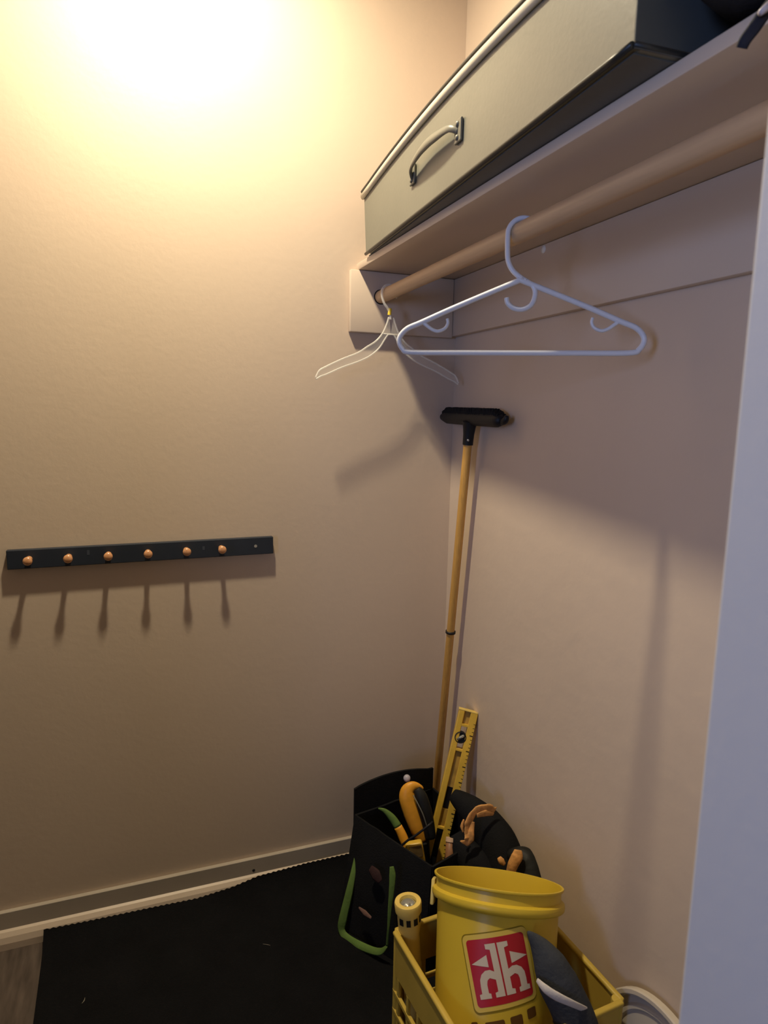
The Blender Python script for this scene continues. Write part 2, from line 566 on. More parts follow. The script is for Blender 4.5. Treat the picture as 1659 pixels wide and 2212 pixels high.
link('underside', bm, M['slate'], case)  # underside coloured darker than the case body
bm = BM(); obox(bm, cp(CL + 0.001, CW * .5, 0.086), c_w, c_l, c_h, CW, 0.003, 0.168, bevel=0.001)
link('end_panel', bm, M['slate'], case)  # end turned from the lamp: its shadow is put into a darker colour
# handle
bm = BM()
hl0, hl1, hz = 0.350, 0.580, 0.096
pts = catmull([cp(hl0, -0.004, hz - 0.016), cp(hl0 + 0.018, -0.014, hz - 0.002), cp(hl0 + 0.07, -0.018, hz + 0.006), cp((hl0 + hl1) / 2, -0.019, hz + 0.008),
               cp(hl1 - 0.07, -0.018, hz + 0.006), cp(hl1 - 0.018, -0.014, hz + 0.001), cp(hl1, -0.004, hz - 0.008)], 6)
tube(bm, pts, [0.006, 0.007, 0.010, 0.011, 0.010, 0.007, 0.006], 10, flat=0.5, up=(0, 0, 1))
hd = link('case_handle', bm, M['handle_vinyl'], case, smooth=True)
for l in (hl0, hl1):
    bm = BM(); obox(bm, cp(l, -0.003, hz - 0.008), c_l, c_w, c_h, 0.028, 0.005, 0.038, bevel=0.002)
    pl = link('handle_mount', bm, M['handle_vinyl'], hd)
    for q in (-0.011, 0.011):
        bm = BM(); lathe(bm, cp(l, -0.006, hz - 0.008 + q), -c_w, [(0, 0.005), (0.002, 0.0042), (0.003, 0)], 10)
        link('rivet', bm, M['handle_vinyl'], hd, smooth=True)

# dark soft bag behind the case with a dangling strap
nb = thing('dark_shelf_bag', 'dark navy soft bag with a dangling strap on the near end of the shelf', 'bag', (-0.17, -1.31, SZ1))
bm = BM()
bmesh.ops.create_uvsphere(bm, u_segments=20, v_segments=12, radius=1.0)
for v in bm.verts:
    x, y, z = v.co
    f = lambda q: math.copysign(abs(q) ** 0.45, q)
    v.co = Vector((-0.198 + f(x) * 0.178, -1.312 + f(y) * 0.150, SZ1 + 0.003 + (f(z) + 1) * 0.125))
link('bag_body', bm, M['navy_cloth'], nb, smooth=True)
bm = BM()
sp = catmull([at(1675, -5, 0.600), at(1650, 30, 0.596), at(1628, 62, 0.594), at(1610, 86, 0.596), at(1602, 104, 0.600)], 6)
tube(bm, sp, [0.0055, 0.006, 0.0058, 0.0055, 0.005], 8, flat=0.35, up=right)
link('dangling_strap', bm, M['strap'], nb, smooth=True)
bm = BM()
tube(bm, [at(1641, 29, 0.588), at(1652, 20, 0.588), at(1664, 8, 0.588)], [0.0026, 0.0034, 0.0034], 8)
link('buckle', bm, M['knob'], nb, smooth=True)

# ------------------------------------------------------------------ hangers
hu = Vector((math.cos(-0.5534), math.sin(-0.5534), 0))
hc = Vector((-0.2405, -0.7286, 0))
WR = 0.0046


def hp(s, z, o=0.0):
    return hc + hu * s + Vector((0, 0, z)) + Vector((-hu.y, hu.x, 0)) * o


wh = thing('white_hanger', 'white plastic tube clothes hanger on the wooden rod', 'hanger', hp(0, rod_z(-0.7286) + 0.0172))
zt = rod_z(-0.7286)
bm = BM()
pts = catmull([hp(-0.005, 1.622), hp(0.06, 1.596), hp(0.12, 1.5715), hp(0.172, 1.549), hp(0.2005, 1.5365), hp(0.2135, 1.519), hp(0.2070, 1.502), hp(0.190, 1.4955), hp(0.1, 1.4950), hp(0.0, 1.4948),
               hp(-0.1, 1.4950), hp(-0.190, 1.4955), hp(-0.2070, 1.502), hp(-0.2135, 1.519), hp(-0.2005, 1.5365), hp(-0.172, 1.549), hp(-0.12, 1.5715), hp(-0.06, 1.596), hp(0.005, 1.622)], 6)
tube(bm, pts, 0.0050, 12)
link('hanger_frame', bm, M['white_plastic'], wh, smooth=True)
bm = BM()
RH = 0.0252
arc = [hp(RH * math.cos(a), zt + 0.0172 + WR - RH + RH * math.sin(a)) for a in [math.radians(q) for q in range(20, 181, 20)]]
pts = catmull(arc + [hp(-0.0248, 1.672), hp(-0.0225, 1.652), hp(-0.014, 1.636), hp(0.000, 1.624), hp(0.010, 1.618)], 4)
tube(bm, pts, WR, 12)
link('hook', bm, M['white_plastic'], wh, smooth=True)
bm = BM()
pts = catmull([hp(0.010, 1.618), hp(0.0225, 1.609), hp(0.0265, 1.595), hp(0.021, 1.578), hp(0.006, 1.5700), hp(-0.010, 1.5725), hp(-0.020, 1.581), hp(-0.0225, 1.590)], 5)
tube(bm, pts, 0.0046, 10)
link('belt_hook', bm, M['white_plastic'], wh, smooth=True)
for sg in (-1, 1):
    bm = BM()
    pts = catmull([hp(sg * 0.171, 1.549), hp(sg * 0.163, 1.543), hp(sg * 0.153, 1.536), hp(sg * 0.142, 1.533), hp(sg * 0.130, 1.538), hp(sg * 0.125, 1.547), hp(sg * 0.1265, 1.555)], 5)
    tube(bm, pts, [0.0036, 0.0034, 0.0032, 0.0032, 0.003, 0.003, 0.0028], 10)
    link('strap_hook', bm, M['white_plastic'], wh, smooth=True)

HY = -0.085


def kp(x, z, o=0.0):
    return Vector((x, HY + o, z))


kh = thing('clear_hanger', 'clear plastic clothes hanger with a yellow clip near the rod end', 'hanger', kp(-0.2405, rod_z(HY) + 0.0172))
zt = rod_z(HY)
R2 = 0.0212
bm = BM()
arc = [kp(-0.2405 + R2 * math.cos(a), zt + 0.0172 + 0.0035 - R2 + R2 * math.sin(a), -0.0) for a in [math.radians(q) for q in range(-30, 181, 20)]]
pts = catmull(arc + [kp(-0.2605, 1.684), kp(-0.254, 1.668), kp(-0.243, 1.655), kp(-0.2375, 1.640), kp(-0.236, 1.628)], 4)
tube(bm, pts, 0.0034, 10)
link('hook', bm, M['clear_rim'], kh, smooth=True)
for sg in (-1, 1):
    X = lambda dx: -0.2340 + sg * dx
    up = catmull([kp(X(0.007), 1.634), kp(X(0.014), 1.612), kp(X(0.025), 1.590), kp(X(0.043), 1.570), kp(X(0.066), 1.555), kp(X(0.092), 1.538), kp(X(0.135), 1.520), kp(X(0.180), 1.498), kp(X(0.196), 1.488), kp(X(0.2055), 1.470)], 5)
    lo = catmull([kp(X(0.0), 1.590), kp(X(0.008), 1.589), kp(X(0.017), 1.577), kp(X(0.033), 1.553), kp(X(0.058), 1.532), kp(X(0.090), 1.516), kp(X(0.135), 1.499), kp(X(0.176), 1.480), kp(X(0.192), 1.474), kp(X(0.2045), 1.466)], 5)
    bm = BM()
    F = [bm.verts.new(p + Vector((0, -0.0012, 0))) for p in up]
    G = [bm.verts.new(p + Vector((0, -0.0012, 0))) for p in lo]
    F2 = [bm.verts.new(p + Vector((0, 0.0012, 0))) for p in up]
    G2 = [bm.verts.new(p + Vector((0, 0.0012, 0))) for p in lo]
    for i in range(len(F) - 1):
        bm.faces.new((F[i], F[i + 1], G[i + 1], G[i]))
        bm.faces.new((F2[i], G2[i], G2[i + 1], F2[i + 1]))
        bm.faces.new((F[i], F2[i], F2[i + 1], F[i + 1]))
        bm.faces.new((G[i], G[i + 1], G2[i + 1], G2[i]))
    bm.faces.new((F[0], G[0], G2[0], F2[0])); bm.faces.new((F[-1], F2[-1], G2[-1], G[-1]))
    arm = link('arm_web', bm, M['clear'], kh)
    bm = BM()
    tube(bm, up, 0.0023, 8)
    link('arm_rim', bm, M['clear_rim'], arm, smooth=True)
    bm = BM()
    tube(bm, lo, 0.0021, 8)
    link('arm_rim', bm, M['clear_rim'], arm, smooth=True)
bm = BM(); tube(bm, [kp(-0.2585, 1.591), kp(-0.2340, 1.590), kp(-0.2095, 1.591)], 0.0020, 8)
link('cross_bar', bm, M['clear_rim'], kh, smooth=True)
bm = BM(); lathe(bm, kp(-0.2395, 1.640), (0.10, 0, 1), [(0, 0), (0, 0.0048), (0.017, 0.0048), (0.017, 0)], 14)
link('yellow_clip', bm, M['yellow_clip'], kh, smooth=True, angle=40)

# ------------------------------------------------------------------ black mat
bm = BM()
EX = [(-1.146, .040), (-1.14, .038), (-1.03, .034), (-0.88, .031), (-0.762, .027), (-0.663, .037), (-0.592, .053), (-0.448, .060), (-0.292, .060), (-0.10, .058), (-0.034, .058)]


def edge_z(x):
    for (a, za), (b, zb) in zip(EX, EX[1:]):
        if a <= x <= b:
            return za + (zb - za) * (x - a) / (b - a)
    return EX[0][1] if x < EX[0][0] else EX[-1][1]


ys = [-0.0335, -0.0365, -0.042, -0.052, -0.066, -0.085, -0.12, -0.2, -0.3, -0.5, -0.8, -1.2, -1.65]
NX = 150
x0, x1 = -1.146, -0.034
top, bot = [], []
for j, y in enumerate(ys):
    a, b = [], []
    for i in range(NX + 1):
        x = x0 + (x1 - x0) * i / NX
        k = max(0.0, 1 - (-y - 0.0335) / 0.075)
        z = 0.009 + (edge_z(x) - 0.009) * k * k
        yy = y + (0.0022 * (1 if i % 2 else -1) - 0.001 if j == 0 else 0)
        xx = x + 0.02 * (-y - 0.0335) * 1.0 * (1 - i / NX)
        a.append(bm.verts.new((xx, yy, z)))
        b.append(bm.verts.new((xx, yy, max(0.0006, z - 0.0075))))
    top.append(a); bot.append(b)
J = len(ys) - 1
for j in range(J):
    for i in range(NX):
        bm.faces.new((top[j][i], top[j][i + 1], top[j + 1][i + 1], top[j + 1][i]))
        bm.faces.new((bot[j][i], bot[j + 1][i], bot[j + 1][i + 1], bot[j][i + 1]))
for i in range(NX):
    bm.faces.new((top[0][i], bot[0][i], bot[0][i + 1], top[0][i + 1]))
    bm.faces.new((top[J][i], top[J][i + 1], bot[J][i + 1], bot[J][i]))
for j in range(J):
    bm.faces.new((top[j][0], top[j + 1][0], bot[j + 1][0], bot[j][0]))
    bm.faces.new((top[j][NX], bot[j][NX], bot[j + 1][NX], top[j + 1][NX]))
tag(link('floor_mat', bm, M['mat'], smooth=True, angle=50), 'large black floor mat with a jagged edge along the baseboard', 'mat')
MZ = 0.0092
for (x, y, ln, an, lab) in ((-1.039, -0.265, 0.016, 1.2, 'pale scrap of lint on the black mat nearest its left edge'),
                            (-0.605, -0.243, 0.020, 2.6, 'thin pale thread on the middle of the black mat')):
    bm = BM()
    d = Vector((math.cos(an), math.sin(an), 0)) * ln
    tube(bm, catmull([Vector((x, y, MZ + .0011)) - d * .5, Vector((x + .002, y - .001, MZ + .0013)), Vector((x, y, MZ + .0011)) + d * .5], 4), [0.0004, 0.0016 if ln < .018 else 0.0007, 0.0004], 6, flat=0.6)
    tag(link('lint_scrap', bm, M['lint'], smooth=True), lab, 'lint')

# ------------------------------------------------------------------ broom
bt, bb0 = Vector((-0.040, -0.180, 1.335)), Vector((-0.040, -0.0365, 0.0092 + 0.046))
broom = thing('broom', 'upturned broom with black head and wooden handle leaning in the corner', 'broom', (bb0.x, bb0.y, bb0.z))
bd = (bt - bb0).normalized()
bm = BM(); L = (bt - bb0).length
lathe(bm, bb0, bd, [(0, 0), (0, 0.0098), (0.003, 0.0112), (L - 0.025, 0.0118), (L - 0.02, 0)], 20)
link('broom_handle', bm, M['handle'], broom, smooth=True, angle=50)
rp = bb0 + bd * ((0.757 - bb0.z) / bd.z)
bm = BM(); lathe(bm, rp, bd, [(-0.004, 0.0112), (-0.003, 0.0148), (0.003, 0.0148), (0.004, 0.0112)], 20)
link('handle_ring', bm, M['dark'], broom, smooth=True)
bm = BM()
s0 = bb0 + bd * ((1.303 - bb0.z) / bd.z)
lathe(bm, s0, bd, [(0, 0.0), (0, 0.0142), (0.028, 0.0150), (0.045, 0.0170), (0.062, 0.020), (0.072, 0.0)], 20)
sock = link('socket', bm, M['dark'], broom, smooth=True, angle=50)
vd = (CAM - s0).normalized()
vd = (vd - bd * vd.dot(bd)).normalized()
bm = BM(); lathe(bm, s0 + bd * 0.014 + vd * 0.0140, vd, [(0, 0.0034), (0.001, 0.003), (0.0018, 0)], 10)
link('screw', bm, M['steel'], sock, smooth=True)
# head: a lofted bar along the wall, bristles upwards
bm = BM()
hy0, hy1 = -0.020, -0.345
n = 14
sec = []
for i in range(n + 1):
    f = i / n
    y = hy0 + (hy1 - hy0) * f
    k = min(1.0, 0.55 + 6 * min(f, 1 - f)) ** 0.8
    zc = 1.3775 - 0.004 * f
    zz = 0.0190 * k
    dx = 0.0165 * (0.7 + 0.3 * k)
    sec.append([bm.verts.new((-0.037 + dx * math.cos(a), y, zc + zz * math.sin(a) - 0.002)) for a in [2 * PI * q / 14 for q in range(14)]])
for i in range(n):
    for q in range(14):
        bm.faces.new((sec[i][q], sec[i][(q + 1) % 14], sec[i + 1][(q + 1) % 14], sec[i + 1][q]))
bm.faces.new(sec[0]); bm.faces.new(sec[-1])
head = link('broom_head', bm, M['dark'], broom, smooth=True)
bm = BM()
rnd = random.Random(3)
for i in range(84):
    f = (i + .5) / 84
    y = hy0 - 0.010 + (hy1 + 0.020 - hy0) * f
    for jx in (-0.047, -0.040, -0.033, -0.026):
        edge = min(1.0, 0.35 + 7 * min(f, 1 - f))
        hgt = 0.019 * edge * (0.94 + 0.12 * rnd.random())
        b0 = Vector((jx + 0.001 * rnd.random(), y, 1.384 - 0.004 * f))
        tip = b0 + Vector(((rnd.random() - .5) * 0.006, (f - .5) * -0.004 + (rnd.random() - .5) * 0.005, hgt))
        tube(bm, [b0, tip], [0.0036, 0.0030], 6)
link('bristles', bm, M['bristle'], broom)['kind'] = 'stuff'
bm = BM()
tube(bm, catmull([Vector((-0.036, -0.336, 1.368)), Vector((-0.036, -0.350, 1.369)), Vector((-0.036, -0.360, 1.374)), Vector((-0.036, -0.363, 1.383))], 4), [0.010, 0.009, 0.008, 0.005], 10)
link('head_tip', bm, M['dark'], head, smooth=True)

# ------------------------------------------------------------------ tool bag in the corner
Z0 = 0.0100
Lb, Mb, Qb, Rb = Vector((-0.408, -0.238, Z0)), Vector((-0.262, -0.470, Z0)), Vector((-0.034, -0.36, Z0)), Vector((-0.085, -0.125, Z0))
Lt, Mt, Qt, Rt = Vector((-0.353, -0.204, 0.30)), Vector((-0.232, -0.441, 0.282)), Vector((-0.036, -0.36, 0.27)), Vector((-0.098, -0.152, 0.30))
bag = thing('tool_bag', 'black fabric tool bag with lime green binding standing in the corner', 'tool bag', ((Lb + Mb + Qb + Rb) / 4))
bm = BM()
panel(bm, Lb, Mb, Mt, Lt, 0.006, 10, 8, 0.012, 0.004, 1)
panel(bm, Mb, Qb, Qt, Mt, 0.006, 8, 8, 0.010, 0.004, 2)
panel(bm, Qb, Rb, Rt, Qt, 0.006, 8, 8, 0.004, 0.003, 3)
panel(bm, Rb, Lb, Lt, Rt, 0.006, 10, 8, 0.004, 0.003, 4)
up3 = Vector((0, 0, 0.004))
panel(bm, Lb + up3, Mb + up3, Qb + up3, Rb + up3, 0.006, 4, 4)
link('bag_body', bm, M['nylon'], bag, smooth=True, angle=50)
bm = BM()                                         # raised back panel with a rounded top
bl, br = Vector((-0.353, -0.190, 0.0)), Vector((-0.100, -0.152, 0.0))
NB = 16
F, K, F0, K0 = [], [], [], []
for i in range(NB + 1):
    u = i / NB
    p = bl * (1 - u) + br * u
    zz = 0.368 - 0.004 * u + 0.014 * math.sin(PI * min(1, u * 1.1)) ** 0.7
    nn = Vector((-(br - bl).y, (br - bl).x, 0)).normalized()
    wv = nn * 0.006 * math.sin(PI * u)
    F.append(bm.verts.new(p + wv + nn * .003 + Vector((0, 0, zz)))); K.append(bm.verts.new(p + wv - nn * .003 + Vector((0, 0, zz))))
    F0.append(bm.verts.new(p + nn * .003 + Vector((0, 0, 0.20)))); K0.append(bm.verts.new(p - nn * .003 + Vector((0, 0, 0.20))))
for i in range(NB):
    bm.faces.new((F0[i], F0[i + 1], F[i + 1], F[i])); bm.faces.new((K0[i], K[i], K[i + 1], K0[i + 1]))
    bm.faces.new((F[i], F[i + 1], K[i + 1], K[i])); bm.faces.new((F0[i], K0[i], K0[i + 1], F0[i + 1]))
bm.faces.new((F[0], K[0], K0[0], F0[0])); bm.faces.new((F[NB], F0[NB], K0[NB], K[NB]))
flap = link('back_panel', bm, M['nylon'], bag, smooth=True, angle=50)
kn = at(879, 1681, 1.835)
bm = BM(); lathe(bm, kn, (CAM - kn), [(-0.004, 0), (-0.002, 0.010), (0.003, 0.0095), (0.007, 0.006), (0.008, 0)], 16)
link('snap_button', bm, M['knob'], flap, smooth=True)
bm = BM()                                         # binding: down one edge, along the foot, up the pocket seam
G1 = [at(776, 1764, 1.835), at(777, 1800, 1.81), at(768, 1860, 1.785), at(755, 1925, 1.77), at(741, 1985, 1.765), at(738, 2010, 1.765), at(752, 2028, 1.75), at(790, 2048, 1.71), at(820, 2056, 1.68), at(836, 2044, 1.665)]
tube(bm, catmull(G1, 6), [0.002, 0.004, 0.006, 0.0100, 0.0115, 0.0100, 0.0100, 0.0095, 0.0085, 0.003], 8, flat=0.22, up=-fwd, swap=True)
bm2 = bm
link('lime_binding', bm2, M['lime'], bag, smooth=True)
bm = BM()
G2 = [at(846, 1872, 1.655), at(848, 1892, 1.652), at(846, 1925, 1.650), at(842, 1965, 1.650), at(839, 2005, 1.652), at(836, 2044, 1.660)]
tube(bm, catmull(G2, 6), [0.005, 0.0085, 0.007, 0.005, 0.003, 0.003], 8, flat=0.22, up=-fwd, swap=True)
link('lime_binding', bm, M['lime'], bag, smooth=True)
bm = BM(); tube(bm, catmull([at(800, 1875, 1.715), at(812, 1890, 1.70), at(822, 1905, 1.69)], 4), [0.008, 0.015, 0.007], 8, flat=0.2, up=-fwd, swap=True)
link('maroon_patch', bm, M['maroon'], bag, smooth=True)
bm = BM(); tube(bm, catmull([at(775, 1960, 1.728), at(788, 1972, 1.715), at(802, 1983, 1.70)], 4), [0.002, 0.007, 0.003], 8, flat=0.2, up=-fwd, swap=True)
link('pink_patch', bm, M['pinkish'], bag, smooth=True)  # small pinkish patch on the bag's side

# --- what stands in the bag
lt, lb = Vector((-0.020, -0.206, 0.552)), Vector((-0.166, -0.262, 0.040))
lz = (lt - lb).normalized()
lmid = (lt + lb) / 2
vf = (CAM - lmid)
lf = (vf - lz * vf.dot(lz)).normalized()          # face normal, roughly to the viewer
lf = (lf + lz.cross(lf) * 0.10).normalized()
lw = lf.cross(lz).normalized()
if lw.dot(right) < 0:
    lw = -lw
LL = (lt - lb).length
lev = thing('spirit_level', 'yellow spirit level with a ruler edge leaning out of the tool bag', 'spirit level', lb)


def lp(wv, h, o=0.0):
    return lb + lz * h + lw * wv + lf * o


bm = BM(); obox(bm, lp(-0.0185, LL / 2), lw, lf, lz, 0.017, 0.024, LL, bevel=0.0025, segs=3)
link('flange', bm, M['level'], lev)
bm = BM(); obox(bm, lp(0.0170, LL / 2), lw, lf, lz, 0.020, 0.024, LL, bevel=0.0012)
rf = link('flange', bm, M['level'], lev)
for h0, h1 in ((0.0, 0.095), (0.205, 0.255), (0.318, 0.425), (0.495, LL)):   # web left open between its pieces
    bm = BM()
    obox(bm, lp(-0.0015, (h0 + h1) / 2), lw, lf, lz, 0.018, 0.006, h1 - h0)
    link('web_segment', bm, M['level_web'], lev)
for h in (0.205, 0.425, 0.495):
    bm = BM()
    obox(bm, lp(-0.0015, h), lw, lf, lz, 0.020, 0.0235, 0.007, bevel=0.001)
    link('cell_frame', bm, M['level'], lev)
bm = BM(); lathe(bm, lp(-0.0060, 0.460, 0.006), lf, [(-0.006, 0), (-0.006, 0.0165), (0.0065, 0.0165), (0.0072, 0.0140), (0.002, 0.0135), (0.0015, 0)], 24)
vial = link('vial_ring', bm, M['dark'], lev, smooth=True, angle=40)
bm = BM(); tube(bm, [lp(-0.014, 0.452, 0.009), lp(0.003, 0.468, 0.009)], 0.0045, 10)
link('vial', bm, M['lens'], vial, smooth=True)
for h in (0.15, 0.282):
    bm = BM(); obox(bm, lp(-0.0015, h, -0.006), lw, lf, lz, 0.018, 0.002, 0.066)
    link('dark_slot', bm, M['dark'], lev)
bm = BM()
for i in range(44):
    h = 0.03 + i * (LL - 0.05) / 44
    ln = 0.009 if i % 4 == 0 else 0.005
    obox(bm, lp(0.0265 - ln / 2, h, 0.0123), lw, lf, lz, ln, 0.0005, 0.0012 if i % 4 else 0.0026)
link('ruler_marks', bm, M['ink'], rf)['kind'] = 'stuff'
bm = BM(); obox(bm, lp(-0.001, LL + 0.0008), lw, lf, lz, 0.054, 0.025, 0.002)
link('end_cap', bm, M['torch'], lev)

# yellow-shelled power tool left of the level
T1 = 1.815
d1 = thing('power_tool', 'orange-yellow tool housing with a black grip in the bag left of the level', 'power tool', at(905, 1850, 1.80))
bm = BM()
pts = catmull([at(912, 1815, T1), at(903, 1790, T1), at(892, 1757, T1), at(881, 1725, T1), at(882, 1707, T1), at(893, 1698, T1), at(907, 1699, T1), at(914, 1704, T1)], 5)
tube(bm, pts, [0.017, 0.0225, 0.0255, 0.0240, 0.0200, 0.0135, 0.006, 0.002], 12, flat=0.7, up=-fwd, swap=True)
link('yellow_housing', bm, M['orange'], d1, smooth=True)
bm = BM()
pts = catmull([at(900, 1704, T1 - .006), at(909, 1720, T1 - .010), at(917, 1748, T1 - .012), at(925, 1780, T1 - .012), at(930, 1810, T1 - .012)], 5)
tube(bm, pts, [0.010, 0.017, 0.019, 0.017, 0.015], 12, flat=0.8, up=-fwd, swap=True)
link('rubber_grip', bm, M['rubber'], d1, smooth=True)
bm = BM()
pts = catmull([at(893, 1718, T1 - .016), at(902, 1735, T1 - .028), at(914, 1760, T1 - .034), at(922, 1785, T1 - .032)], 5)
tube(bm, pts, 0.0016, 6)
link('housing_seam', bm, M['handle_vinyl'], d1, smooth=True)
bm = BM()
lathe(bm, at(912, 1815, T1), Vector((0, 0, -1)), [(0, 0), (0, 0.02), (0.06, 0.024), (0.11, 0.03), (0.15, 0.03), (0.15, 0)], 14)
link('battery', bm, M['rubber'], d1, smooth=True, angle=40)

# slim curved tool with a green tip
bm = BM()
pts = catmull([at(817, 1746, 1.800), at(832, 1752, 1.798), at(848, 1768, 1.795), at(862, 1790, 1.79), at(872, 1812, 1.785), at(879, 1832, 1.78), at(884, 1870, 1.77)], 5)
sl = thing('hand_tool', 'slim curved orange handle with a green end lying in the black tool bag', 'hand tool', at(884, 1870, 1.77))
tube(bm, pts[14:], interp([0.0115, 0.013, 0.012, 0.010], len(pts) - 14), 10, flat=0.6, up=-fwd, swap=True)
link('orange_handle', bm, M['orange'], sl, smooth=True)
bm = BM()
tube(bm, pts[:15], interp([0.0015, 0.006, 0.010, 0.0115], 15), 10, flat=0.6, up=-fwd, swap=True)
link('green_end', bm, M['lime'], sl, smooth=True)

# small yellow tape measure with a brownish face
tm = thing('tool_case', 'small yellow box with a brownish face at the mouth of the tool bag', 'tool case', at(896, 1862, 1.74))
tx, ty, tn = (right * 0.98 - down * 0.18).normalized(), None, -fwd
ty = tn.cross(tx).normalized()
bm = BM(); obox(bm, at(897, 1842, 1.745), tx, ty, tn, 0.046, 0.060, 0.026, bevel=0.007, segs=3)
link('case_shell', bm, M['level'], tm, smooth=True, angle=40)
bm = BM(); obox(bm, at(899, 1834, 1.745) + tn * 0.0138, tx, ty, tn, 0.032, 0.030, 0.003, bevel=0.001)
link('face_plate', bm, M['grey_face'], tm)
bm = BM()
tube(bm, catmull([at(862, 1832, 1.735), at(880, 1816, 1.728), at(900, 1803, 1.722), at(926, 1783, 1.720), at(934, 1776, 1.735)], 5), 0.0032, 8)
tag(link('cord', bm, M['dark'], smooth=True), 'thin black cord stretched across the mouth of the tool bag', 'cord')

hh = thing('wooden_tool', 'brown wooden tool handle standing right of the yellow level', 'hand tool', at(968, 1900, 1.70))
bm = BM(); tube(bm, [at(967, 1905, 1.70), at(971, 1855, 1.715), at(973, 1815, 1.725)], [0.0125, 0.0118, 0.0115], 14)
link('handle_shaft', bm, M['brown_wood'], hh, smooth=True)
bm = BM(); tube(bm, [at(973, 1818, 1.724), at(973.5, 1809, 1.727)], [0.0130, 0.0125], 14)
link('handle_end', bm, M['pinkwood'], hh, smooth=True, angle=40)

# dark padded tool pouch with worn tan trim, right of the level
po = thing('tool_pouch', 'black tool pouch with worn tan trim slumped against the right wall', 'tool pouch', at(1045, 1880, 1.68))
bm = BM()
pts = catmull([at(978, 1716, 1.80), at(1010, 1742, 1.775), at(1045, 1778, 1.745), at(1075, 1822, 1.715), at(1092, 1868, 1.69), at(1100, 1920, 1.67)], 5)
tube(bm, pts, [0.016, 0.034, 0.047, 0.053, 0.055, 0.052], 16, flat=0.85, up=-fwd, swap=True)
pbody = link('pouch_body', bm, M['nylon'], po, smooth=True)
bm = BM()
pts = catmull([at(985, 1800, 1.735), at(1005, 1838, 1.715), at(1030, 1868, 1.695), at(1060, 1900, 1.68)], 5)
tube(bm, pts, [0.02, 0.036, 0.042, 0.044], 14, flat=0.8, up=-fwd, swap=True)
link('pouch_pocket', bm, M['nylon'], po, smooth=True)
bm = BM()
rnd = random.Random(11)
base = catmull([at(1068, 1751, 1.703), at(1050, 1746, 1.688), at(1032, 1749, 1.680), at(1019, 1762, 1.674), at(1011, 1782, 1.672), at(1010, 1800, 1.670), at(1012, 1812, 1.668), at(1003, 1822, 1.670)], 7)
kk = [0.0085 + 0.0060 * rnd.random() for _ in range(len(base) // 3 + 2)]
rr = [kk[i // 3] + (kk[i // 3 + 1] - kk[i // 3]) * (i % 3) / 3 + 0.0012 * rnd.random() for i in range(len(base))]
for i in range(1, 4):
    rr[i] *= 0.8
    rr[-i] *= 1.25
tube(bm, base, rr, 9, flat=0.22, up=-fwd, swap=True)
link('tan_trim', bm, M['tan_worn'], pbody, smooth=True)
for path, rad in (([(1066, 1759, 1.700), (1048, 1757, 1.686), (1030, 1762, 1.678)], [0.004, 0.0095, 0.006]),
                  ([(1022, 1775, 1.674), (1018, 1795, 1.670), (1014, 1812, 1.668), (1006, 1826, 1.668)], [0.004, 0.0075, 0.0125, 0.005]),
                  ([(1002, 1770, 1.676), (998, 1785, 1.674), (1001, 1798, 1.672)], [0.002, 0.0045, 0.002])):
    bm = BM()
    tube(bm, catmull([at(*p) for p in path], 5), rad, 8, flat=0.25, up=-fwd, swap=True)
    link('tan_trim', bm, M['tan_worn'], pbody, smooth=True)

gr = thing('tool_grip', 'dark rounded power tool grip with a tan end above the yellow bucket', 'hand tool', at(1128, 1890, 1.62))
bm = BM()
pts = catmull([at(1098, 1848, 1.66), at(1115, 1850, 1.65), at(1132, 1858, 1.645), at(1143, 1878, 1.635), at(1146, 1905, 1.62), at(1146, 1930, 1.61)], 5)
tube(bm, pts, [0.010, 0.024, 0.033, 0.036, 0.034, 0.032], 14, flat=0.9, up=-fwd, swap=True)
link('grip_body', bm, M['rubber'], gr, smooth=True)
bm = BM()
pts = catmull([at(1119, 1836, 1.612), at(1117, 1850, 1.608), at(1109, 1866, 1.606), at(1103, 1884, 1.606)], 5)
tube(bm, pts, [0.009, 0.0145, 0.0135, 0.011], 12, flat=0.55, up=-fwd, swap=True)
link('tan_end', bm, M['tan_worn'], gr, smooth=True)
bm = BM()
tube(bm, catmull([at(1078, 1852, 1.612), at(1083, 1860, 1.61), at(1090, 1868, 1.608)], 4), [0.005, 0.0085, 0.004], 10, flat=0.6, up=-fwd, swap=True)
link('tan_tab', bm, M['tan_worn'], gr, smooth=True)

# ------------------------------------------------------------------ crate
cra = math.radians(3.6)
ca, cb = Vector((math.cos(cra), math.sin(cra), 0)), Vector((-math.sin(cra), math.cos(cra), 0))
cc = Vector((-0.2205, -0.7535, 0.0))
CS, CH, CT = 0.335, 0.280, 0.007
CB = 0.0098
crate = thing('milk_crate', 'tan yellow plastic milk crate holding the yellow bucket', 'crate', (cc.x, cc.y, CB))


def qp(a, b, z):
    return cc + ca * a + cb * b + Vector((0, 0, z))


